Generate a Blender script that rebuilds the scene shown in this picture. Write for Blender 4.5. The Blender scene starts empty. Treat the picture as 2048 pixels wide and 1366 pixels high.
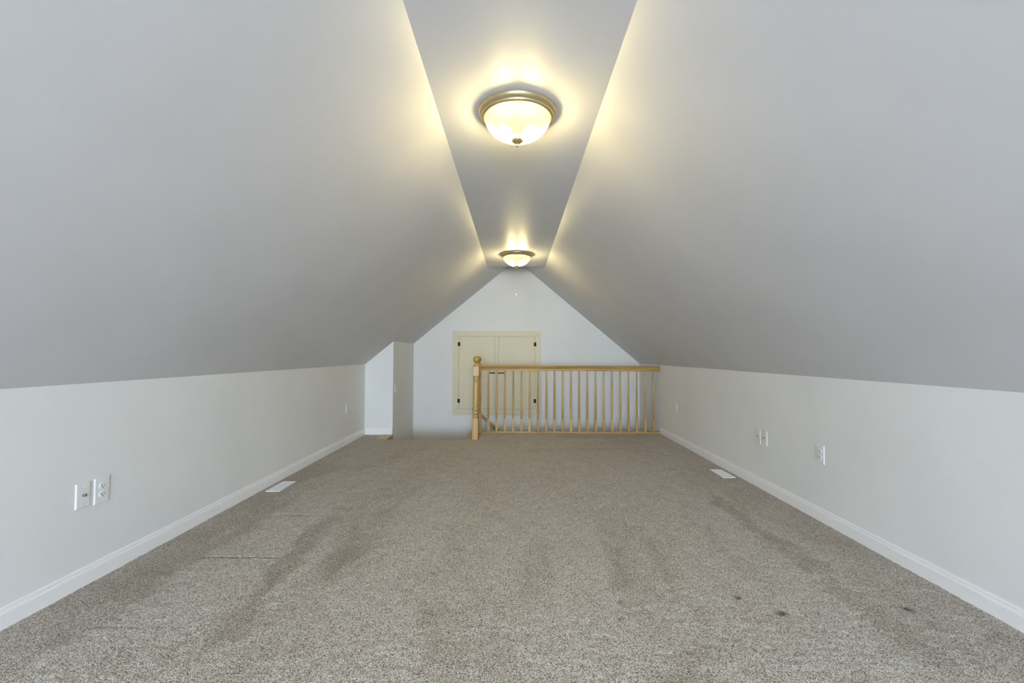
import bpy, bmesh, math, random
import numpy as np
from mathutils import Matrix, Vector

random.seed(7)
rng = np.random.default_rng(11)
scene = bpy.context.scene
C = scene.collection

# ---------------------------------------------------------------- camera
H = 1.06                                   # eye height above the carpet
cam_d = bpy.data.cameras.new('camera')
cam = bpy.data.objects.new('camera', cam_d)
C.objects.link(cam)
cam_d.sensor_width = 36.0
cam_d.lens = 16.0
cam_d.shift_x = -6 / 2048
cam_d.clip_start = 0.02
cam.matrix_world = (Matrix.Translation((0, 0, H)) @ Matrix.Rotation(math.pi / 2 + math.atan(25 / 910), 4, 'X') @ Matrix.Rotation(0.0037, 4, 'Z'))
scene.camera = cam

# ---------------------------------------------------------------- sky / exposure
world = bpy.data.worlds.new('overcast_sky')
scene.world = world
world.use_nodes = True
bg = world.node_tree.nodes['Background']
bg.inputs['Color'].default_value = (0.70, 0.84, 1.0, 1)
bg.inputs['Strength'].default_value = 24.5
vs = scene.view_settings
vs.view_transform = 'Standard'
vs.look = 'None'
vs.exposure = 1.36
vs.gamma = 1.0
vs.use_curve_mapping = False
BULB = 150.0                               # radiance of the bulbs in both ceiling lamps

# daylight portal in the window of the gable behind the camera (guides sampling only)
pd = bpy.data.lights.new('window_rear_offscreen', 'AREA')
pd.shape = 'RECTANGLE'
WX0, WX1, WZ0, WZ1, REAR = -1.0, 1.0, 0.30, 1.68, -4.6
pd.size, pd.size_y = WX1 - WX0, WZ1 - WZ0
pd.cycles.is_portal = True
po = bpy.data.objects.new('window_rear_offscreen', pd)
C.objects.link(po)
po.location = ((WX0 + WX1) / 2, REAR - 0.06, (WZ0 + WZ1) / 2)
po.rotation_euler = (math.pi / 2, 0, 0)   # lamp's -Z looks into the room (+Y)

# ---------------------------------------------------------------- helpers
def tag(o, label=None, cat=None, group=None, kind=None):
    if label: o['label'] = label
    if cat: o['category'] = cat
    if group: o['group'] = group
    if kind: o['kind'] = kind
    return o

def link(name, bm, mat, parent=None, smooth=False, loc=(0, 0, 0)):
    me = bpy.data.meshes.new(name)
    bmesh.ops.recalc_face_normals(bm, faces=bm.faces)
    bm.to_mesh(me); bm.free()
    me.materials.append(mat)
    if smooth:
        me.polygons.foreach_set('use_smooth', [True] * len(me.polygons))
        try:
            me.set_sharp_from_angle(angle=math.radians(38))
        except Exception:
            pass
    o = bpy.data.objects.new(name, me)
    C.objects.link(o)
    o.location = loc
    if parent: o.parent = parent
    return o

def inst(name, src, parent, loc=(0, 0, 0), rot=None):
    o = src.copy(); o.name = name
    C.objects.link(o); o.parent = parent; o.location = loc
    if rot: o.rotation_euler = rot
    return o

def empty(name, loc=(0, 0, 0), rot=(0, 0, 0)):
    o = bpy.data.objects.new(name, None)
    o.empty_display_size = 0.05
    C.objects.link(o); o.location = loc; o.rotation_euler = rot
    return o

def box(bm, x0, x1, y0, y1, z0, z1, bevel=0.0, seg=1):
    m = Matrix.Translation(((x0 + x1) / 2, (y0 + y1) / 2, (z0 + z1) / 2)) @ \
        Matrix.Diagonal((abs(x1 - x0), abs(y1 - y0), abs(z1 - z0), 1))
    r = bmesh.ops.create_cube(bm, size=1.0, matrix=m)
    if bevel:
        es = list({e for v in r['verts'] for e in v.link_edges})
        bmesh.ops.bevel(bm, geom=es, offset=bevel, segments=seg, profile=0.5, affect='EDGES')

def prism(bm, pts, a, b, axis='Y'):
    """extrude a closed polygon. pts are (x,z) for axis Y, (y,z) for X, (x,y) for Z"""
    def P(p, t):
        if axis == 'Y': return (p[0], t, p[1])
        if axis == 'X': return (t, p[0], p[1])
        return (p[0], p[1], t)
    va = [bm.verts.new(P(p, a)) for p in pts]
    vb = [bm.verts.new(P(p, b)) for p in pts]
    bm.faces.new(va); bm.faces.new(list(reversed(vb)))
    n = len(pts)
    for i in range(n):
        bm.faces.new((va[i], vb[i], vb[(i + 1) % n], va[(i + 1) % n]))

def lathe(bm, prof, seg=32, axis='Z', origin=(0, 0, 0)):
    """prof: list of (r, t) along the axis"""
    rings = []
    for r, t in prof:
        if r < 1e-6:
            p = {'Z': (0, 0, t), 'X': (t, 0, 0), 'Y': (0, t, 0)}[axis]
            rings.append([bm.verts.new(Vector(p) + Vector(origin))])
        else:
            ring = []
            for k in range(seg):
                a = 2 * math.pi * k / seg
                c, s = r * math.cos(a), r * math.sin(a)
                p = {'Z': (c, s, t), 'X': (t, c, s), 'Y': (c, t, s)}[axis]
                ring.append(bm.verts.new(Vector(p) + Vector(origin)))
            rings.append(ring)
    for A, B in zip(rings[:-1], rings[1:]):
        if len(A) == 1 and len(B) == 1: continue
        for k in range(seg):
            k2 = (k + 1) % seg
            if len(A) == 1: bm.faces.new((A[0], B[k], B[k2]))
            elif len(B) == 1: bm.faces.new((A[k], A[k2], B[0]))
            else: bm.faces.new((A[k], A[k2], B[k2], B[k]))
    for R in (rings[0], rings[-1]):
        if len(R) > 1: bm.faces.new(R)

# ---------------------------------------------------------------- materials
def new_mat(name):
    m = bpy.data.materials.new(name); m.use_nodes = True
    nt = m.node_tree
    return m, nt, nt.nodes['Principled BSDF'], nt.nodes['Material Output']

def paint(name, col, rough=0.55, var=0.03, bump=0.06, scale=90.0):
    m, nt, b, out = new_mat(name)
    tc = nt.nodes.new('ShaderNodeTexCoord')
    n1 = nt.nodes.new('ShaderNodeTexNoise'); n1.inputs['Scale'].default_value = 1.7; n1.inputs['Detail'].default_value = 4
    n2 = nt.nodes.new('ShaderNodeTexNoise'); n2.inputs['Scale'].default_value = scale; n2.inputs['Detail'].default_value = 3
    nt.links.new(tc.outputs['Object'], n1.inputs['Vector']); nt.links.new(tc.outputs['Object'], n2.inputs['Vector'])
    r = nt.nodes.new('ShaderNodeValToRGB')
    r.color_ramp.elements[0].position = 0.3; r.color_ramp.elements[1].position = 0.7
    r.color_ramp.elements[0].color = tuple(c * (1 - var) for c in col) + (1,)
    r.color_ramp.elements[1].color = tuple(min(1, c * (1 + var)) for c in col) + (1,)
    nt.links.new(n1.outputs['Fac'], r.inputs['Fac']); nt.links.new(r.outputs['Color'], b.inputs['Base Color'])
    bp = nt.nodes.new('ShaderNodeBump'); bp.inputs['Strength'].default_value = bump; bp.inputs['Distance'].default_value = 0.002
    nt.links.new(n2.outputs['Fac'], bp.inputs['Height']); nt.links.new(bp.outputs['Normal'], b.inputs['Normal'])
    b.inputs['Roughness'].default_value = rough
    b.inputs['Specular IOR Level'].default_value = 0.35
    return m

def oak(name, c0, c1, axis):
    """axis: which object axis the grain runs along"""
    m, nt, b, out = new_mat(name)
    tc = nt.nodes.new('ShaderNodeTexCoord')
    mp = nt.nodes.new('ShaderNodeMapping')
    s = [38.0, 38.0, 38.0]; s[axis] = 2.2
    mp.inputs['Scale'].default_value = s
    oi = nt.nodes.new('ShaderNodeObjectInfo')
    add = nt.nodes.new('ShaderNodeVectorMath'); add.operation = 'ADD'
    mul = nt.nodes.new('ShaderNodeMath'); mul.operation = 'MULTIPLY'; mul.inputs[1].default_value = 20
    nt.links.new(oi.outputs['Random'], mul.inputs[0])
    nt.links.new(tc.outputs['Object'], add.inputs[0]); nt.links.new(mul.outputs[0], add.inputs[1])
    nt.links.new(add.outputs[0], mp.inputs['Vector'])
    n = nt.nodes.new('ShaderNodeTexNoise'); n.inputs['Scale'].default_value = 1.0; n.inputs['Detail'].default_value = 6; n.inputs['Roughness'].default_value = 0.65
    nt.links.new(mp.outputs['Vector'], n.inputs['Vector'])
    r = nt.nodes.new('ShaderNodeValToRGB')
    r.color_ramp.elements[0].position = 0.32; r.color_ramp.elements[0].color = c0 + (1,)
    r.color_ramp.elements[1].position = 0.66; r.color_ramp.elements[1].color = c1 + (1,)
    nt.links.new(n.outputs['Fac'], r.inputs['Fac'])
    hs = nt.nodes.new('ShaderNodeHueSaturation')
    mr = nt.nodes.new('ShaderNodeMapRange'); mr.inputs['To Min'].default_value = 0.86; mr.inputs['To Max'].default_value = 1.12
    nt.links.new(oi.outputs['Random'], mr.inputs['Value']); nt.links.new(mr.outputs['Result'], hs.inputs['Value'])
    nt.links.new(r.outputs['Color'], hs.inputs['Color']); nt.links.new(hs.outputs['Color'], b.inputs['Base Color'])
    bp = nt.nodes.new('ShaderNodeBump'); bp.inputs['Strength'].default_value = 0.12; bp.inputs['Distance'].default_value = 0.001
    nt.links.new(n.outputs['Fac'], bp.inputs['Height']); nt.links.new(bp.outputs['Normal'], b.inputs['Normal'])
    b.inputs['Roughness'].default_value = 0.36
    return m

def plain(name, col, rough=0.4, metal=0.0, var=0.05, scale=60):
    m, nt, b, out = new_mat(name)
    n = nt.nodes.new('ShaderNodeTexNoise'); n.inputs['Scale'].default_value = scale
    tc = nt.nodes.new('ShaderNodeTexCoord'); nt.links.new(tc.outputs['Object'], n.inputs['Vector'])
    r = nt.nodes.new('ShaderNodeValToRGB')
    r.color_ramp.elements[0].color = tuple(c * (1 - var) for c in col) + (1,)
    r.color_ramp.elements[1].color = tuple(min(1, c * (1 + var)) for c in col) + (1,)
    nt.links.new(n.outputs['Fac'], r.inputs['Fac']); nt.links.new(r.outputs['Color'], b.inputs['Base Color'])
    b.inputs['Roughness'].default_value = rough; b.inputs['Metallic'].default_value = metal
    return m

def carpet_mat(name, use_nap=True):
    m, nt, b, out = new_mat(name)
    L = nt.links.new
    tc = nt.nodes.new('ShaderNodeTexCoord')
    vo = nt.nodes.new('ShaderNodeTexVoronoi'); vo.inputs['Scale'].default_value = 320; vo.inputs['Randomness'].default_value = 1.0
    L(tc.outputs['Object'], vo.inputs['Vector'])
    n1 = nt.nodes.new('ShaderNodeTexNoise'); n1.inputs['Scale'].default_value = 230; n1.inputs['Detail'].default_value = 4; n1.inputs['Roughness'].default_value = 0.75
    L(tc.outputs['Object'], n1.inputs['Vector'])
    sep = nt.nodes.new('ShaderNodeSeparateColor'); L(vo.outputs['Color'], sep.inputs['Color'])
    mx = nt.nodes.new('ShaderNodeMath'); mx.operation = 'MULTIPLY_ADD'; mx.inputs[1].default_value = 0.34
    L(sep.outputs['Red'], mx.inputs[0]); L(n1.outputs['Fac'], mx.inputs[2])       # tuft tone
    ramp = nt.nodes.new('ShaderNodeValToRGB')
    e = ramp.color_ramp.elements
    e[0].position = 0.48; e[0].color = (0.10, 0.084, 0.062, 1)
    e[1].position = 0.82; e[1].color = (0.98, 0.895, 0.79, 1)
    k = e.new(0.64); k.color = (0.57, 0.495, 0.405, 1)
    L(mx.outputs[0], ramp.inputs['Fac'])
    col = ramp.outputs['Color']
    if use_nap:
        aw = nt.nodes.new('ShaderNodeAttribute'); aw.attribute_name = 'dark_marks'      # darker along the cuts and in the furniture dents
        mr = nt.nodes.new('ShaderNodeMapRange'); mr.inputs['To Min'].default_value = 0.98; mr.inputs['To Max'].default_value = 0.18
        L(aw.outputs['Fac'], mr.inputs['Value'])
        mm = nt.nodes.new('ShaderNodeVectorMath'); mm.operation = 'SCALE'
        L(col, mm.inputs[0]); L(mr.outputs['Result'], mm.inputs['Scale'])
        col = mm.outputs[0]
        at = nt.nodes.new('ShaderNodeAttribute'); at.attribute_name = 'nap'       # which way the pile leans
        ge = nt.nodes.new('ShaderNodeNewGeometry')
        ln = nt.nodes.new('ShaderNodeVectorMath'); ln.operation = 'SCALE'; ln.inputs[0].default_value = (0.0, -0.75, 0.0)
        L(at.outputs['Fac'], ln.inputs['Scale'])
        ad = nt.nodes.new('ShaderNodeVectorMath'); ad.operation = 'ADD'
        L(ge.outputs['Normal'], ad.inputs[0]); L(ln.outputs[0], ad.inputs[1])
        nn = nt.nodes.new('ShaderNodeVectorMath'); nn.operation = 'NORMALIZE'; L(ad.outputs[0], nn.inputs[0])
        lean = nn.outputs[0]
    L(col, b.inputs['Base Color'])
    hgt = nt.nodes.new('ShaderNodeMath'); hgt.operation = 'SUBTRACT'
    L(mx.outputs[0], hgt.inputs[0]); L(vo.outputs['Distance'], hgt.inputs[1])
    bp = nt.nodes.new('ShaderNodeBump'); bp.inputs['Strength'].default_value = 0.9; bp.inputs['Distance'].default_value = 0.004
    L(hgt.outputs[0], bp.inputs['Height']); L(bp.outputs['Normal'], b.inputs['Normal'])
    if use_nap: L(lean, bp.inputs['Normal'])
    b.inputs['Roughness'].default_value = 0.95
    b.inputs['Specular IOR Level'].default_value = 0.1
    b.inputs['Sheen Weight'].default_value = 0.15
    return m

M_WALL = paint('sage_white_wall_paint', (0.80, 0.805, 0.795), 0.6)
M_CEIL = paint('grey_white_ceiling_paint', (0.665, 0.658, 0.668), 0.45, bump=0.04)
M_TRIM = paint('white_gloss_trim_paint', (0.90, 0.885, 0.885), 0.33, var=0.012, bump=0.02)
M_CREAM = paint('cream_cupboard_paint', (0.74, 0.67, 0.48), 0.45, var=0.02, bump=0.03)
M_OAKV = oak('honey_oak_upright', (0.36, 0.20, 0.055), (0.62, 0.42, 0.16), 2)
M_OAKH = oak('honey_oak_lengthwise', (0.34, 0.185, 0.045), (0.60, 0.39, 0.13), 0)
M_OAKD = oak('honey_oak_crosswise', (0.36, 0.195, 0.05), (0.62, 0.40, 0.14), 1)
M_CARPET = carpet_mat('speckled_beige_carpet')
M_CARPET2 = carpet_mat('speckled_beige_stair_carpet', False)
M_PLATE = plain('white_plastic', (0.82, 0.82, 0.83), 0.3, var=0.01)
M_PLATE2 = plain('ivory_plastic', (0.80, 0.775, 0.70), 0.35, var=0.01)
M_DARK = plain('dark_slot', (0.03, 0.03, 0.03), 0.6)
M_STEEL = plain('nickel_connector', (0.45, 0.45, 0.45), 0.3, 1.0)
M_BLACK = plain('black_iron', (0.014, 0.013, 0.012), 0.75, 0.0)
M_VENT = plain('white_enamel', (0.90, 0.90, 0.92), 0.35, var=0.01)
M_LAMP_DARK = plain('glare_absorbing_lamp_interior', (0.022, 0.016, 0.007), 0.8)  # near-black, keeps the lamp insides dim behind the glass
M_NICKEL = plain('warm_brushed_nickel', (0.52, 0.42, 0.24), 0.36, 0.85, var=0.06, scale=220)

# ---------------------------------------------------------------- room dimensions
XW = 1.967          # knee walls at +-XW
ZK = 0.918          # knee wall height
ZC = 2.23           # flat strip of ceiling
XL, XR = -0.376, 0.400
SL = (ZC - ZK) / (XL + XW)
SR = (ZC - ZK) / (XW - XR)
YE = 6.05           # end of the flat ceiling strip
YG = 7.20           # far gable
YS = 5.645          # edge of the carpet where the stairs start
YN = 5.99           # wall of the nook
YR = 6.20           # railing line
XS = -1.60          # left side of the stairwell
LOW = -2.60
T = 0.12

def structure(name, bm, mat, label=None):
    o = link(name, bm, mat)
    tag(o, label, None, None, 'structure')
    return o

# knee walls
bm = bmesh.new(); box(bm, -XW - T, -XW, REAR, YG + T, LOW, ZK)
structure('wall_left', bm, M_WALL, 'low pale knee wall with two plates by the floor register')
bm = bmesh.new(); box(bm, XW, XW + T, REAR, YG + T, LOW, ZK)
structure('wall_right', bm, M_WALL, 'low pale knee wall where the railing ends')
# sloped ceilings: up to the flat strip, beyond it up to the true ridge
xp = (SR * XW - SL * XW) / (SL + SR)
zp = ZK + SL * (xp + XW)
def slope_poly(side, top_x, top_z):
    s = -1 if side == 'L' else 1
    return [(s * (XW + T), ZK - (SL if s < 0 else SR) * T), (s * XW, ZK), (top_x, top_z), (top_x, top_z + 0.14), (s * (XW + T), ZK + 0.14)]
for side, nm, tx in (('L', 'ceiling_slope_left', XL), ('R', 'ceiling_slope_right', XR)):
    s = -1 if side == 'L' else 1
    bm = bmesh.new()
    prism(bm, [(s * (XW + T), ZK), (s * XW, ZK), (tx, ZC), (tx, ZC + 0.14), (s * (XW + T), ZK + 0.14)], REAR, YE)
    prism(bm, [(s * (XW + T), ZK), (s * XW, ZK), (xp, zp), (xp, zp + 0.14), (s * (XW + T), ZK + 0.14)], YE, YG + T)
    structure(nm, bm, M_CEIL, 'grey white sloping ceiling under the roof')
bm = bmesh.new(); box(bm, XL, XR, REAR, YE - 0.012, ZC, ZC + 0.12)
structure('ceiling', bm, M_CEIL, 'narrow flat ceiling strip carrying two lamps')
bm = bmesh.new(); prism(bm, [(XL, ZC), (XR, ZC), (xp, zp)], YE - 0.012, YE)
structure('wall_ceiling_end', bm, M_CEIL)
# far gable
bm = bmesh.new()
prism(bm, [(-XW, LOW), (XW, LOW), (XW, ZK), (xp, zp), (-XW, ZK)], YG, YG + T)
structure('wall_far', bm, M_WALL, 'pale gable wall behind the railing with a small cupboard')
# rear gable with window opening (behind the camera)
bm = bmesh.new()
def zroof(x):
    return min(ZC, ZK + SL * (x + XW)) if x < 0 else min(ZC, ZK + SR * (XW - x))
prism(bm, [(-XW, -0.02), (WX0, -0.02), (WX0, zroof(WX0)), (-XW, ZK)], REAR - T, REAR)
prism(bm, [(WX1, -0.02), (XW, -0.02), (XW, ZK), (WX1, zroof(WX1))], REAR - T, REAR)
prism(bm, [(WX0, -0.02), (WX1, -0.02), (WX1, WZ0), (WX0, WZ0)], REAR - T, REAR)
prism(bm, [(WX0, WZ1), (WX1, WZ1), (WX1, zroof(WX1)), (XR, ZC), (XL, ZC), (WX0, zroof(WX0))], REAR - T, REAR)
structure('wall_rear', bm, M_WALL)
bm = bmesh.new()
for a, b_ in ((WX0, WX0 + 0.05), (-0.025, 0.025), (WX1 - 0.05, WX1)):
    box(bm, a, b_, REAR - 0.10, REAR - 0.02, WZ0, WZ1)
for a, b_ in ((WZ0, WZ0 + 0.05), (WZ1 - 0.05, WZ1)):
    box(bm, WX0 + 0.05, -0.025, REAR - 0.10, REAR - 0.02, a, b_)
    box(bm, 0.025, WX1 - 0.05, REAR - 0.10, REAR - 0.02, a, b_)
win = structure('window_1', bm, M_TRIM)
mg, nt, b, out = new_mat('window_glass')
tr = nt.nodes.new('ShaderNodeBsdfTransparent'); gl = nt.nodes.new('ShaderNodeBsdfGlossy'); gl.inputs['Roughness'].default_value = 0.02
mxs = nt.nodes.new('ShaderNodeMixShader'); mxs.inputs[0].default_value = 0.06
nt.links.new(tr.outputs[0], mxs.inputs[1]); nt.links.new(gl.outputs[0], mxs.inputs[2]); nt.links.new(mxs.outputs[0], out.inputs['Surface'])
for a, b_ in ((WX0 + 0.05, -0.025), (0.025, WX1 - 0.05)):
    bm = bmesh.new(); box(bm, a, b_, REAR - 0.062, REAR - 0.058, WZ0 + 0.05, WZ1 - 0.05)
    link('pane', bm, mg, win)

# nook wall and the stairwell's left side
def zl(x): return ZK + SL * (x + XW)
bm = bmesh.new(); prism(bm, [(-XW, LOW), (XS, LOW), (XS, zl(XS)), (-XW, ZK)], YN, YN + 0.10)
structure('wall_nook', bm, M_WALL, 'narrow pale wall at the end of the carpeted nook')
bm = bmesh.new(); prism(bm, [(-XW, LOW), (XS, LOW), (XS, zl(XS)), (-XW, ZK)], YN + 0.10, YG)
structure('wall_stairwell', bm, M_WALL, 'side wall of the stairwell carrying a light switch')

# ---------------------------------------------------------------- carpet (displaced, with the lay of the pile)
def vnoise(X, Y, sx, sy, seed):
    r = np.random.default_rng(seed)
    G = r.random((256, 256)) * 2 - 1
    u, v = X * sx + 37.3, Y * sy + 91.7
    i, j = np.floor(u).astype(int), np.floor(v).astype(int)
    f, g = u - i, v - j
    f = f * f * (3 - 2 * f); g = g * g * (3 - 2 * g)
    a, b2 = G[i % 256, j % 256], G[(i + 1) % 256, j % 256]
    c, d = G[i % 256, (j + 1) % 256], G[(i + 1) % 256, (j + 1) % 256]
    return (a * (1 - f) + b2 * f) * (1 - g) + (c * (1 - f) + d * f) * g

STREAKS = [  # x0,y0, x1,y1, half width, strength (pile lying towards the viewer is darker)
    (-1.82, 1.2, -1.78, 4.3, 0.18, -0.55), (-1.40, 1.5, -1.38, 3.2, 0.19, 0.38),
    (-1.08, 1.70, -1.22, 3.15, 0.045, -0.65), (-0.92, 2.25, -0.92, 2.85, 0.05, -0.50),
    (-1.02, 1.9, -1.06, 2.6, 0.05, 0.30), (-0.55, 1.4, -0.60, 3.2, 0.20, 0.30),
    (0.30, 1.5, 0.36, 2.9, 0.16, 0.35), (0.72, 2.2, 0.80, 2.6, 0.025, -0.50), (0.62, 2.05, 0.50, 2.15, 0.03, -0.5),
    (1.48, 1.6, 1.50, 3.4, 0.055, -0.62), (1.30, 1.7, 1.32, 3.3, 0.10, 0.35), (1.15, 2.1, 1.17, 3.3, 0.04, -0.40),
    (0.98, 2.3, 0.98, 3.4, 0.05, 0.25), (1.77, 1.4, 1.80, 4.2, 0.17, -0.28),
    (1.10, 1.5, 1.35, 1.72, 0.07, -0.40), (0.55, 1.50, 0.72, 1.66, 0.06, -0.45),
    (-1.3, 4.6, -1.0, 5.1, 0.10, -0.45), (-1.55, 4.2, -1.15, 4.5, 0.06, -0.35), (0.1, 5.0, 1.2, 5.15, 0.08, -0.35),
    (-0.9, 4.2, -0.7, 5.0, 0.12, -0.3), (0.5, 3.6, 0.9, 4.2, 0.12, 0.25), (0.6, 5.9, 1.6, 5.95, 0.08, -0.35),
    (-0.2, 3.0, 0.1, 4.6, 0.2, 0.12), (1.24, 2.0, 1.22, 1.66, 0.03, -0.4), (0.73, 2.02, 0.785, 1.86, 0.022, -0.4), (0.82, 1.68, 0.84, 1.60, 0.06, -0.35),
    (0.67, 2.95, 0.74, 2.75, 0.03, -0.35), (-0.30, 1.6, -0.34, 2.0, 0.03, -0.3), (-0.70, 1.45, -0.78, 1.75, 0.03, -0.3), (-1.45, 1.5, -1.35, 1.62, 0.04, -0.4),
]
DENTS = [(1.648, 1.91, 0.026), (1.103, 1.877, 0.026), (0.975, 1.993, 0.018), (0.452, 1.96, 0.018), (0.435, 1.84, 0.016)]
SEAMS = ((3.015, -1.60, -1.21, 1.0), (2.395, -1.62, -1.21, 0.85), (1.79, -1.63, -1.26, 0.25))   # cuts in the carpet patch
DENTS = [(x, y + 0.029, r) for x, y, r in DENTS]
def pile(X, Y):
    wx = X + 0.10 * vnoise(X, Y, 1.2, 0.8, 21)
    st = vnoise(wx, Y, 7.0, 0.9, 22)
    nap = 0.25 * vnoise(X, Y, 1.6, 0.55, 1) + 0.10 * np.tanh(2.5 * st + 0.8 * vnoise(X, Y, 30, 14, 24)) * np.clip(0.6 + vnoise(X, Y, 1.3, 1.3, 23), 0, 1) + 0.18 * vnoise(wx, Y, 4.5, 1.5, 2) + 0.22 * vnoise(X, Y, 9, 5.0, 3) + 0.22 * vnoise(X, Y, 22, 14, 4) + 0.16 * vnoise(X, Y, 50, 40, 8)
    wob = 0.03 * vnoise(X, Y, 4, 4, 5) + 0.035 * vnoise(X, Y, 15, 11, 6) + 0.03 * vnoise(X, Y, 40, 30, 7)
    for x0, y0, x1, y1, w, s in STREAKS:
        dx, dy = x1 - x0, y1 - y0
        t = np.clip(((X - x0) * dx + (Y - y0) * dy) / (dx * dx + dy * dy), 0, 1)
        d = np.hypot(X - x0 - t * dx + wob, (Y - y0 - t * dy) * 0.8)
        nap += s * np.clip((w - d) / 0.05 + 0.5, 0, 1)
    z = 0.0012 * vnoise(X, Y, 70, 70, 9) + 0.0022 * nap + 0.0010 * vnoise(X, Y, 33, 33, 10)
    nap = np.clip(nap, -1, 1); dark_marks = np.zeros_like(nap)
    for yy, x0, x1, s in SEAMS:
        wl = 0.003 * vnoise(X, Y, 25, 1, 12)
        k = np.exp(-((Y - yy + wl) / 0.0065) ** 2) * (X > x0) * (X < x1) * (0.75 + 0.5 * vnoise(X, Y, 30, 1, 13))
        dark_marks += 0.95 * s * k; z -= 0.009 * s * k
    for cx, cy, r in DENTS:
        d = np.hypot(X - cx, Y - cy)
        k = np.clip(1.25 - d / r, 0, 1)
        dark_marks += 0.9 * k * (0.7 + 0.6 * vnoise(X, Y, 60, 60, 14)); z -= 0.003 * np.clip(k * 1.2, 0, 1)
    return nap, np.clip(dark_marks, 0, 1), z

V, F, NAP, DARK_MARKS = [], [], [], []
def patch(xs, ys):
    base = sum(len(v) for v in V)
    X, Y = np.meshgrid(xs, ys)
    nap, dark_marks, z = pile(X, Y)
    z = z - z.max() * 0.5
    edge = np.zeros_like(z, bool); edge[0, :] = edge[-1, :] = edge[:, 0] = edge[:, -1] = True
    V.append(np.stack([X.ravel(), Y.ravel(), z.ravel()], 1)); NAP.append(nap.ravel()); DARK_MARKS.append(dark_marks.ravel())
    ny, nx = X.shape
    idx = np.arange(ny * nx).reshape(ny, nx) + base
    F.append(np.stack([idx[:-1, :-1].ravel(), idx[:-1, 1:].ravel(), idx[1:, 1:].ravel(), idx[1:, :-1].ravel()], 1))
ysA = [1.25]
while ysA[-1] < YS: ysA.append(ysA[-1] + 0.0036 * ysA[-1])
ysA[-1] = YS
for sy in SEAMS:
    ysA = [y for y in ysA if abs(y - sy[0]) > 0.016] + [sy[0] + k * 0.0032 for k in range(-5, 6)]
ysA = sorted(ysA)
ysA = np.concatenate([np.arange(REAR, 1.25, 0.05), np.array(ysA)])
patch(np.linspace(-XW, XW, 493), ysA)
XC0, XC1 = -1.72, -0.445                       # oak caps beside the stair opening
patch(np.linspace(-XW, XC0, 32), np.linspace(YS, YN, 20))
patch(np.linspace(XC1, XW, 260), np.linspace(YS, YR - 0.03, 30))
V = np.concatenate(V).astype(np.float32); F = np.concatenate(F).astype(np.int32); NAP = np.concatenate(NAP).astype(np.float32); DARK_MARKS = np.concatenate(DARK_MARKS).astype(np.float32)
me = bpy.data.meshes.new('floor')
me.vertices.add(len(V)); me.vertices.foreach_set('co', V.ravel())
me.loops.add(F.size); me.loops.foreach_set('vertex_index', F.ravel())
me.polygons.add(len(F)); me.polygons.foreach_set('loop_start', np.arange(len(F), dtype=np.int32) * 4)
me.update(calc_edges=True)
at = me.attributes.new('nap', 'FLOAT', 'POINT'); at.data.foreach_set('value', NAP)
at = me.attributes.new('dark_marks', 'FLOAT', 'POINT'); at.data.foreach_set('value', DARK_MARKS)
me.polygons.foreach_set('use_smooth', np.ones(len(F), bool))
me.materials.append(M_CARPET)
floor = bpy.data.objects.new('floor', me); C.objects.link(floor)
tag(floor, 'worn speckled beige carpet with vacuum tracks', None, None, 'structure')
# floor build-up under the carpet
bm = bmesh.new()
box(bm, -XW, XW, REAR - T, YS, -0.30, -0.016)
box(bm, -XW, XS - 0.02, YS, YN, -0.30, -0.016)
box(bm, -0.555, XW, YS, YR + 0.04, -0.30, -0.016)
structure('floor_slab', bm, M_WALL)
# sides of the stairwell below the carpet
bm = bmesh.new(); box(bm, XS - 0.02, -0.555, YS - 0.05, YS - 0.001, LOW, -0.30)
box(bm, -XW, XS, YS - 0.05, YN, LOW, -0.30)
structure('wall_stairwell_front', bm, M_WALL)
bm = bmesh.new(); box(bm, -0.555, XW, YR - 0.05, YR + 0.04, LOW, -0.30); box(bm, -0.555, -0.46, YS - 0.05, YR - 0.05, LOW, -0.30)
structure('wall_stairwell_rail_side', bm, M_WALL)

# ---------------------------------------------------------------- stairs (step off the carpet, then turn right and go down)
st = empty('staircase', (XS, YS, 0))
tag(st, 'carpeted stairs dropping away beyond the carpet edge beside the newel posts', 'stairs')
def step(x0, x1, y0, y1, z):
    bm = bmesh.new(); box(bm, x0 - XS, x1 - XS, y0 - YS, y1 - YS, z - 0.19, z, 0.012, 2)
    link('step', bm, M_CARPET2, st)
step(XS + 0.02, -0.58, YS + 0.005, YS + 0.27, -0.19)
step(XS + 0.02, -0.58, YS + 0.27, YS + 0.54, -0.38)
step(XS + 0.005, -0.50, YR + 0.05, YG - 0.01, -0.57)
zz, xx = -0.57, -0.50
while xx < 1.6:
    zz -= 0.20; step(xx, xx + 0.25, YR + 0.05, YG - 0.01, zz); xx += 0.25
bm = bmesh.new(); box(bm, -XW, XW, YS, YG, LOW - 0.05, LOW)
structure('floor_lower', bm, M_CARPET2)

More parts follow.
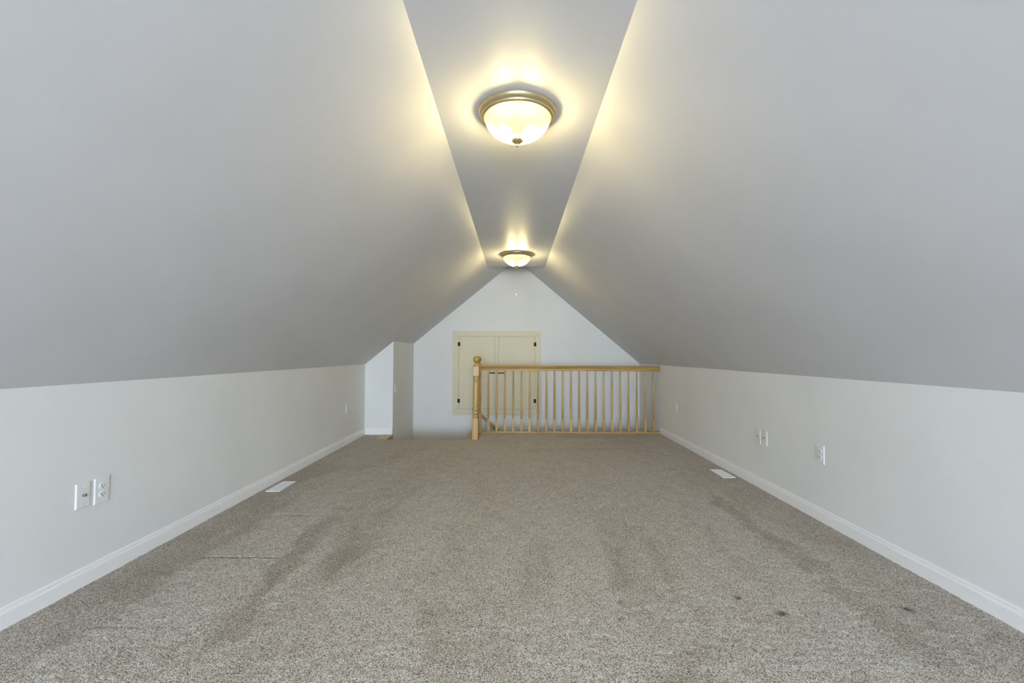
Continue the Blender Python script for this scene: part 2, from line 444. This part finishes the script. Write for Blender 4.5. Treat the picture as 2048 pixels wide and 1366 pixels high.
# ---------------------------------------------------------------- baseboards
def baseboard(name, axis, wall, a, b, sgn, label=None):
    h, t = 0.082, 0.013
    prof = [(0, -0.012), (t, -0.012), (t, h - 0.026), (t - 0.0015, h - 0.020), (t - 0.004, h - 0.016), (t - 0.0045, h - 0.006), (t - 0.008, h), (0, h)]
    bm = bmesh.new()
    if axis == 'Y':   # runs along Y, thickness in X
        prism(bm, [(wall + sgn * p, z) for p, z in prof], a, b, 'Y')
    else:             # runs along X, thickness in Y
        prism(bm, [(wall + sgn * p, z) for p, z in prof], a, b, 'X')
    structure(name, bm, M_TRIM, label)
baseboard('baseboard_left', 'Y', -XW, REAR, YN, 1, 'white baseboard along the knee wall by the nook')
baseboard('baseboard_right', 'Y', XW, REAR, YR - 0.035, -1, 'white baseboard running to the railing')
baseboard('baseboard_nook', 'X', YN, -XW + 0.013, XS, -1, 'short white baseboard across the nook')
baseboard('baseboard_rear', 'X', REAR, -XW + 0.013, XW - 0.013, 1)

# ---------------------------------------------------------------- oak railing
NX = -0.492
rail = empty('stair_railing', (NX, YR, 0))
tag(rail, 'honey oak railing of turned balusters between newel posts and knee wall', 'railing')
def rl(x, y, z=0.0): return (x - NX, y - YR, z)

# newel post: square block, turned shaft, square block, ball finial
bm = bmesh.new()
hw = 0.037
box(bm, -hw, hw, -hw, hw, 0.0, 0.262, 0.003)
lathe(bm, [(0.036, 0.262), (0.033, 0.270), (0.029, 0.275), (0.034, 0.282), (0.036, 0.290), (0.034, 0.299), (0.027, 0.304),
           (0.030, 0.312), (0.0355, 0.322), (0.036, 0.334), (0.032, 0.346), (0.026, 0.352), (0.030, 0.358), (0.0385, 0.366),
           (0.041, 0.374), (0.038, 0.382), (0.030, 0.388), (0.034, 0.396), (0.037, 0.43), (0.037, 0.50), (0.0355, 0.58),
           (0.033, 0.66), (0.031, 0.712), (0.036, 0.718), (0.037, 0.725), (0.032, 0.732), (0.030, 0.740), (0.036, 0.748),
           (0.038, 0.757), (0.034, 0.766), (0.032, 0.774), (0.036, 0.785)], 24)
box(bm, -hw, hw, -hw, hw, 0.785, 0.905, 0.003)
lathe(bm, [(0.036, 0.905), (0.036, 0.912), (0.030, 0.922), (0.024, 0.930), (0.018, 0.938)], 24)
np0 = link('newel_post', bm, M_OAKV, rail, True, rl(NX, YR))
bm = bmesh.new()
lathe(bm, [(0.017, 0.936), (0.0165, 0.944), (0.020, 0.948), (0.023, 0.951)] +
      [(0.039 * math.sin(a), 0.990 - 0.039 * math.cos(a)) for a in np.linspace(0.72, math.pi, 11)], 24)
fin0 = link('finial', bm, M_OAKV, np0, True)
NY = YS + 0.045
np1 = inst('newel_post', np0, rail, rl(NX, NY))
inst('finial', fin0, np1)
np1.rotation_euler = (0, math.radians(0.55), 0)      # the free post leans a little

# handrails
def rail_prof(w=0.031, z0=0.832, z1=0.900):
    half = [(0.023, z0), (0.024, z0 + 0.004), (0.023, z0 + 0.012), (0.019, z0 + 0.018), (0.019, z0 + 0.026), (0.023, z0 + 0.036), (w, z0 + 0.050),
            (w + 0.001, z0 + 0.056), (w - 0.003, z1 - 0.006), (w - 0.012, z1 - 0.001)]
    return half + [(0, z1)] + [(-x, z) for x, z in reversed(half)]
bm = bmesh.new(); prism(bm, rail_prof(), hw, XW - NX, 'X')
link('handrail', bm, M_OAKH, rail, True)
bm = bmesh.new(); prism(bm, rail_prof(), NY + hw - YR, -hw, 'Y')
link('handrail', bm, M_OAKD, rail, True)
# bottom plate under the balusters and cap beside the opening
bm = bmesh.new(); box(bm, hw, XW - NX, -0.040, 0.040, -0.012, 0.016, 0.003)
link('bottom_plate', bm, M_OAKH, rail)
bm = bmesh.new(); box(bm, -0.600 - NX, XC1 - NX, YS - 0.004 - YR, 0.045, -0.016, 0.003, 0.002)
link('opening_cap', bm, M_OAKD, rail)
bm = bmesh.new(); box(bm, -0.575, -0.557, YS + 0.001, YR + 0.04, -0.30, -0.018)
structure('trim_1', bm, M_OAKD)

# balusters
bm = bmesh.new()
bh = 0.0165
box(bm, -bh, bh, -bh, bh, 0.0, 0.172, 0.002)
lathe(bm, [(0.016, 0.172), (0.012, 0.180), (0.010, 0.186), (0.0145, 0.194), (0.0155, 0.200), (0.0135, 0.207), (0.011, 0.212), (0.0145, 0.219),
           (0.0145, 0.226), (0.0125, 0.231), (0.0150, 0.240), (0.0150, 0.252), (0.0148, 0.36), (0.0128, 0.56), (0.0105, 0.76), (0.0098, 0.836)], 12)
bal0 = None
NB = 21
for k in range(NB):
    x = -0.357 + k * (1.880 + 0.357) / (NB - 1)
    if bal0 is None:
        bal0 = link('baluster', bm, M_OAKV, rail, True, rl(x, YR, 0.014))
        bal0.rotation_euler = (0, 0, 0)
    else:
        inst('baluster', bal0, rail, rl(x, YR, 0.014))
for k in range(3):
    inst('baluster', bal0, rail, rl(NX, NY + (k + 1) * (YR - NY) / 4, 0.004))

# oak cap on the nook side of the stair opening
bm = bmesh.new(); box(bm, 0.0, 0.135, 0.0, YN - YS + 0.002, -0.016, 0.002, 0.002)
capl = empty('stair_edge_cap', (XC0, YS - 0.004, 0))
tag(capl, 'flat honey oak cap let into the carpet at the nook', 'wood trim')
link('cap_board', bm, M_OAKD, capl)
bm = bmesh.new(); box(bm, XS - 0.008, XS + 0.010, YS + 0.002, YN - 0.002, -0.30, -0.018)
structure('trim_2', bm, M_OAKD)

# wall handrail going down along the gable
wh = empty('wall_handrail', (-0.66, YG - 0.07, 0.215))
tag(wh, 'sloping oak handrail on the gable wall seen behind the balusters', 'handrail')
ang = math.radians(41)
L = 2.6
bm = bmesh.new()
prof = [(0.021 * math.cos(a), 0.023 * math.sin(a)) for a in np.linspace(0, 2 * math.pi, 13)[:-1]]
prism(bm, prof, 0.0, L, 'X')
bmesh.ops.rotate(bm, verts=bm.verts, cent=(0, 0, 0), matrix=Matrix.Rotation(ang, 3, 'Y'))
link('rail', bm, M_OAKH, wh, True)
for t in (0.80, 1.55, 2.30):
    bx_, bz_ = t * math.cos(ang), -t * math.sin(ang)
    bm = bmesh.new()
    box(bm, bx_ - 0.006, bx_ + 0.006, -0.006, 0.064, bz_ - 0.066, bz_ - 0.054)
    box(bm, bx_ - 0.006, bx_ + 0.006, -0.006, 0.006, bz_ - 0.056, bz_ - 0.02)
    box(bm, bx_ - 0.02, bx_ + 0.02, 0.062, 0.0695, bz_ - 0.085, bz_ - 0.035, 0.002)
    link('bracket', bm, M_BLACK, wh)

# ---------------------------------------------------------------- cupboard in the gable
cb = empty('wall_cupboard', (-0.29, YG, 0.107))
tag(cb, 'cream two-door cupboard with black hinges set in the gable wall', 'cupboard')
CX, CZ = -0.29, 0.107
def cbox(name, x0, x1, y0, y1, z0, z1, mat, parent=cb, bev=0.002):
    bm = bmesh.new(); box(bm, x0 - CX, x1 - CX, y0, y1, z0 - CZ, z1 - CZ, bev)
    return link(name, bm, mat, parent)
fx0, fx1, fz0, fz1 = -0.981, 0.402, 0.107, 1.42
dz0, dz1 = 0.194, 1.3345
cbox('casing', fx0, fx1, -0.020, -0.001, dz1 + 0.003, fz1, M_CREAM)
cbox('casing', fx0, fx1, -0.020, -0.001, fz0, dz0 - 0.003, M_CREAM)
cbox('casing', fx0, -0.887, -0.020, -0.001, dz0 - 0.003, dz1 + 0.003, M_CREAM)
cbox('casing', 0.3205, fx1, -0.020, -0.001, dz0 - 0.003, dz1 + 0.003, M_CREAM)
cbox('mullion', -0.313, -0.257, -0.020, -0.001, dz0 - 0.003, dz1 + 0.003, M_CREAM)
for x0, x1, hs in ((-0.883, -0.317, -1), (-0.253, 0.3165, 1)):
    d = cbox('door', x0, x1, -0.016, -0.001, dz0, dz1, M_CREAM)
    hx = x0 if hs < 0 else x1
    for hz in (1.213, 0.322):
        bm = bmesh.new()
        box(bm, hx - CX - 0.019, hx - CX - 0.003, -0.0235, -0.020, hz - CZ - 0.030, hz - CZ + 0.030, 0.001)
        box(bm, hx - CX + 0.003, hx - CX + 0.019, -0.0235, -0.016, hz - CZ - 0.030, hz - CZ + 0.030, 0.001)
        lathe(bm, [(0.0045, hz - CZ - 0.032), (0.0045, hz - CZ + 0.032)], 8, 'Z', (hx - CX, -0.023, 0))
        link('hinge', bm, M_BLACK, d)
    ex = x1 if hs < 0 else x0
    a, b_ = (ex - 0.085, ex + 0.008) if hs < 0 else (ex - 0.018, ex + 0.088)
    bm = bmesh.new()
    box(bm, a - CX, b_ - CX, -0.040, -0.030, 0.752 - CZ, 0.768 - CZ, 0.003)
    lathe(bm, [(0.006, -0.016), (0.006, -0.020), (0.005, -0.022), (0.005, -0.032)], 12, 'Y', ((a + b_) / 2 - CX, 0, 0.760 - CZ))
    link('latch_handle', bm, M_BLACK, d)

# nail high in the gable
bm = bmesh.new()
lathe(bm, [(0.0045, -0.012), (0.0045, -0.010), (0.0018, -0.009), (0.0018, 0.004)], 10, 'Y')
box(bm, -0.005, 0.005, -0.003, 0.0, -0.022, 0.004)
nail = link('picture_hook', bm, M_STEEL, None, False, (0.016, YG, 1.06 + 121 * YG / 910))
tag(nail, 'tiny metal picture hook left high on the gable wall', 'hook')

# ---------------------------------------------------------------- wall plates
def plate_mesh(bm, w, h, t=0.0055):
    """plate in local XZ, standing proud towards -Y"""
    b = 0.004
    v = []
    for (sx, sz, y) in ((1, 1, 0), (-1, 1, 0), (-1, -1, 0), (1, -1, 0)):
        v.append(bm.verts.new((sx * w / 2, -0.0003, sz * h / 2)))
    for (sx, sz) in ((1, 1), (-1, 1), (-1, -1), (1, -1)):
        v.append(bm.verts.new((sx * w / 2, -0.0025, sz * h / 2)))
    for (sx, sz) in ((1, 1), (-1, 1), (-1, -1), (1, -1)):
        v.append(bm.verts.new((sx * (w / 2 - b), -t, sz * (h / 2 - b))))
    bm.faces.new(v[0:4]); bm.faces.new(list(reversed(v[8:12])))
    for s in (0, 4):
        for i in range(4):
            j = (i + 1) % 4
            bm.faces.new((v[s + i], v[s + j], v[s + 4 + j], v[s + 4 + i]))

def plate(name, loc, rz, kind, label, cat, w=0.070, h=0.114, group=None, mat=M_PLATE):
    root = empty(name, loc, (0, 0, rz)); tag(root, label, cat, group)
    bm = bmesh.new(); plate_mesh(bm, w, h)
    link('cover_plate', bm, mat, root)
    def screw(z):
        bm = bmesh.new(); lathe(bm, [(0.0034, -0.0050), (0.0034, -0.0062), (0.002, -0.0068), (0, -0.0068)], 10, 'Y', (0, 0, z))
        link('screw', bm, mat if kind != 'coax' else M_PLATE2, root, True)
    if kind == 'outlet':
        screw(0)
        for sz in (0.0195, -0.0195):
            bm = bmesh.new()
            pts = []
            for a in np.linspace(0, 2 * math.pi, 25)[:-1]:
                x, z = 0.0170 * math.cos(a), 0.0170 * math.sin(a)
                pts.append((x, max(-0.0135, min(0.0135, z)) + sz))
            prism(bm, pts, -0.0085, -0.0045, 'Y')
            r = link('receptacle', bm, mat, root)
            bm = bmesh.new()
            box(bm, -0.0078, -0.0054, -0.0089, -0.0084, sz - 0.002, sz + 0.0075)
            box(bm, 0.0054, 0.0078, -0.0089, -0.0084, sz - 0.001, sz + 0.0070)
            lathe(bm, [(0.0027, -0.0089), (0.0027, -0.0084)], 10, 'Y', (0, 0, sz - 0.0075))
            link('slots', bm, M_DARK, r)
            bm = bmesh.new()
            pts2 = [(x * 1.09, (z - sz) * 1.09 + sz) for x, z in pts]
            prism(bm, pts2, -0.00575, -0.0050, 'Y')
            link('receptacle_rim', bm, mat, root)
    elif kind == 'coax':
        screw(0.0415); screw(-0.0415)
        bm = bmesh.new(); lathe(bm, [(0.0075, -0.005), (0.0075, -0.008), (0.0052, -0.0082), (0.0048, -0.018), (0.0030, -0.018), (0.0030, -0.013)], 12, 'Y')
        link('threaded_jack', bm, M_STEEL, root, True)
    elif kind == 'phone':
        screw(0.0415); screw(-0.0415)
        bm = bmesh.new(); box(bm, -0.0085, 0.0085, -0.0075, -0.005, -0.0085, 0.0085, 0.001); j = link('jack', bm, mat, root)
        bm = bmesh.new(); box(bm, -0.0055, 0.0055, -0.0079, -0.0074, -0.006, 0.005); link('jack_hole', bm, M_DARK, j)
    elif kind == 'switch':
        screw(0.030); screw(-0.030)
        bm = bmesh.new(); box(bm, -0.005, 0.005, -0.007, -0.005, -0.012, 0.012, 0.0008); s = link('switch_slot', bm, mat, root)
        bm = bmesh.new(); prism(bm, [(-0.006, -0.006), (-0.017, 0.004), (-0.017, 0.009), (-0.006, 0.005)], -0.0042, 0.0042, 'X'); link('toggle', bm, mat, s)
    return root
RL, RR = math.pi / 2, -math.pi / 2      # facing +X (left wall) and -X (right wall)
plate('cable_jack_plate', (-XW, 2.09, 0.41), RL, 'coax', 'white cable jack plate beside the outlet on the knee wall opposite the paired plates', 'wall plate')
plate('electrical_outlet', (-XW, 2.185, 0.407), RL, 'outlet', 'white duplex outlet beside a white cable jack plate', 'outlet', 0.078, 0.122)
plate('electrical_outlet', (-XW, 5.345, 0.405), RL, 'outlet', 'lone white duplex outlet on the knee wall near the nook', 'outlet')
plate('electrical_outlet', (XW, 5.565, 0.412), RR, 'outlet', 'lone white duplex outlet on the knee wall near the railing end', 'outlet')
plate('phone_jack_plate', (XW, 3.69, 0.404), RR, 'phone', 'ivory phone jack plate, the one of the pair nearer the railing', 'wall plate', mat=M_PLATE2)
plate('cable_jack_plate', (XW, 3.596, 0.407), RR, 'coax', 'ivory cable jack plate, the one of the pair nearer the lone outlet', 'wall plate', mat=M_PLATE2)
plate('electrical_outlet', (XW, 2.943, 0.424), RR, 'outlet', 'white duplex outlet on the knee wall beside the pair of ivory plates', 'outlet', 0.074, 0.118)
plate('light_switch', (XS, 6.11, 0.588), RL, 'switch', 'white toggle light switch on the stairwell side wall', 'switch')

# ---------------------------------------------------------------- floor registers
def register(loc, label):
    root = empty('floor_register', loc); tag(root, label, 'floor vent', 'floor registers')
    W, Ln = 0.112, 0.270
    bm = bmesh.new()
    box(bm, -W / 2, W / 2, -Ln / 2, -Ln / 2 + 0.016, 0, 0.006, 0.0015)
    box(bm, -W / 2, W / 2, Ln / 2 - 0.016, Ln / 2, 0, 0.006, 0.0015)
    box(bm, -W / 2, -W / 2 + 0.014, -Ln / 2 + 0.016, Ln / 2 - 0.016, 0, 0.006, 0.0015)
    box(bm, W / 2 - 0.014, W / 2, -Ln / 2 + 0.016, Ln / 2 - 0.016, 0, 0.006, 0.0015)
    box(bm, -0.003, 0.003, -Ln / 2 + 0.016, Ln / 2 - 0.016, 0, 0.0055)
    link('frame', bm, M_VENT, root)
    bm = bmesh.new(); box(bm, -W / 2 + 0.01, W / 2 - 0.01, -Ln / 2 + 0.01, Ln / 2 - 0.01, -0.010, -0.001)
    link('damper', bm, M_VENT, root)
    n = 26
    src = None
    for k in range(n):
        y = -Ln / 2 + 0.020 + k * (Ln - 0.040) / (n - 1)
        if src is None:
            bm = bmesh.new(); box(bm, -W / 2 + 0.014, W / 2 - 0.014, -0.0028, 0.0028, 0.001, 0.005)
            src = link('slat', bm, M_VENT, root, False, (0, y, 0))
        else:
            inst('slat', src, root, (0, y, 0))
register((-1.852, 3.646, 0.000), 'white metal floor register in the carpet below the knee wall with the paired white plates')
register((1.850, 4.084, 0.000), 'white metal floor register in the carpet near the paired ivory plates')

# ---------------------------------------------------------------- ceiling lamps
def glass_mat():
    m, nt, b, out = new_mat('seeded_amber_glass')
    L = nt.links.new
    tc = nt.nodes.new('ShaderNodeTexCoord')
    n = nt.nodes.new('ShaderNodeTexNoise'); n.inputs['Scale'].default_value = 70; n.inputs['Detail'].default_value = 3
    L(tc.outputs['Object'], n.inputs['Vector'])
    r = nt.nodes.new('ShaderNodeValToRGB')
    r.color_ramp.elements[0].position = 0.35; r.color_ramp.elements[0].color = (0.86, 0.74, 0.46, 1)
    r.color_ramp.elements[1].position = 0.65; r.color_ramp.elements[1].color = (0.97, 0.90, 0.70, 1)
    L(n.outputs['Fac'], r.inputs['Fac'])
    bp = nt.nodes.new('ShaderNodeBump'); bp.inputs['Strength'].default_value = 0.25; bp.inputs['Distance'].default_value = 0.002
    L(n.outputs['Fac'], bp.inputs['Height'])
    tl = nt.nodes.new('ShaderNodeBsdfTranslucent'); tp = nt.nodes.new('ShaderNodeBsdfTransparent'); gl = nt.nodes.new('ShaderNodeBsdfGlossy')
    df = nt.nodes.new('ShaderNodeBsdfDiffuse')
    L(r.outputs['Color'], df.inputs['Color'])
    tp.inputs['Color'].default_value = (0.98, 0.91, 0.68, 1)
    gl.inputs['Roughness'].default_value = 0.15
    L(r.outputs['Color'], tl.inputs['Color']); L(bp.outputs['Normal'], tl.inputs['Normal']); L(bp.outputs['Normal'], gl.inputs['Normal'])
    rf = nt.nodes.new('ShaderNodeBsdfRefraction'); rf.inputs['Roughness'].default_value = 0.55; rf.inputs['IOR'].default_value = 1.05
    L(r.outputs['Color'], rf.inputs['Color']); L(bp.outputs['Normal'], rf.inputs['Normal'])
    def mix(f, a, b2):
        k = nt.nodes.new('ShaderNodeMixShader'); k.inputs[0].default_value = f
        L(a.outputs[0], k.inputs[1]); L(b2.outputs[0], k.inputs[2]); return k
    m0 = mix(0.40, df, tl)              # frosted body, a little light bleeding through
    m1 = mix(0.76, mix(0.35, m0, rf), tp)
    m2 = nt.nodes.new('ShaderNodeMixShader'); m2.inputs[0].default_value = 0.05
    L(m1.outputs[0], m2.inputs[1]); L(gl.outputs[0], m2.inputs[2])
    L(m2.outputs[0], out.inputs['Surface'])
    return m
M_GLASS = glass_mat()
def bulb_mat(power):
    m, nt, b, out = new_mat('warm_bulb')
    em = nt.nodes.new('ShaderNodeEmission'); em.inputs['Color'].default_value = (1.0, 0.88, 0.55, 1); em.inputs['Strength'].default_value = power
    nt.links.new(em.outputs[0], out.inputs['Surface'])
    return m

def lamp(loc, label, power):
    M_BULB = bulb_mat(power)
    root = empty('ceiling_lamp', loc); tag(root, label, 'ceiling lamp', 'flush ceiling lamps')
    bm = bmesh.new()
    lathe(bm, [(0.0, -0.001), (0.187, -0.001), (0.190, -0.003), (0.190, -0.006), (0.187, -0.013), (0.181, -0.020), (0.175, -0.0235), (0.174, -0.025), (0.1755, -0.027),
               (0.173, -0.032), (0.167, -0.034), (0.165, -0.0365), (0.160, -0.0375), (0.154, -0.035), (0.154, -0.030), (0.162, -0.024), (0.172, -0.010), (0.0, -0.008)], 64)
    link('mounting_pan', bm, M_NICKEL, root, True)
    bm = bmesh.new(); lathe(bm, [(0.0, -0.010), (0.166, -0.012), (0.156, -0.029), (0.150, -0.029), (0.160, -0.014), (0.0, -0.012)], 48)
    link('added_dark_liner', bm, M_LAMP_DARK, root, True)  # added dark liner, soaks up bulb light so the bowl stays amber
    outer = [(0.156, -0.033), (0.1555, -0.046), (0.149, -0.068), (0.134, -0.088), (0.114, -0.106), (0.090, -0.120), (0.062, -0.131), (0.034, -0.138), (0.008, -0.140)]
    inner = [(max(r - 0.003, 0.004), z + 0.003) for r, z in outer]
    bm = bmesh.new()
    lathe(bm, outer, 64)
    bm.faces.ensure_lookup_table()
    for f in [f for f in bm.faces if len(f.verts) > 4]: bm.faces.remove(f)
    link('glass_bowl', bm, M_GLASS, root, True)
    bm = bmesh.new()
    lathe(bm, [(0.0, -0.128), (0.028, -0.132), (0.029, -0.137), (0.027, -0.142), (0.018, -0.150), (0.009, -0.155), (0.005, -0.157), (0.005, -0.160),
               (0.008, -0.163), (0.008, -0.166), (0.005, -0.170), (0.0, -0.171)], 32)
    link('finial', bm, M_NICKEL, root, True)
    for s in (-1, 1):
        bm = bmesh.new()
        prof = [(0.012, 0.030), (0.013, 0.044)] + [(0.026 * math.sin(a), 0.066 - 0.026 * math.cos(a)) for a in np.linspace(0.55, math.pi, 12)]
        lathe(bm, [(r, s * t) for r, t in prof], 20, 'X', (0, 0, -0.092))
        bu = link('bulb', bm, M_BULB, root, True)
        bm = bmesh.new(); lathe(bm, [(0.016, s * 0.006), (0.016, s * 0.032)], 16, 'X', (0, 0, -0.092))
        link('socket', bm, M_LAMP_DARK, root, True)
    return root
lamp((0.008, 2.172, ZC), 'lit flush ceiling lamp with amber glass bowl, the one farther from the gable wall', BULB)
lamp((0.018, 5.33, ZC), 'lit flush ceiling lamp with amber glass bowl, the one beside the gable wall', BULB)
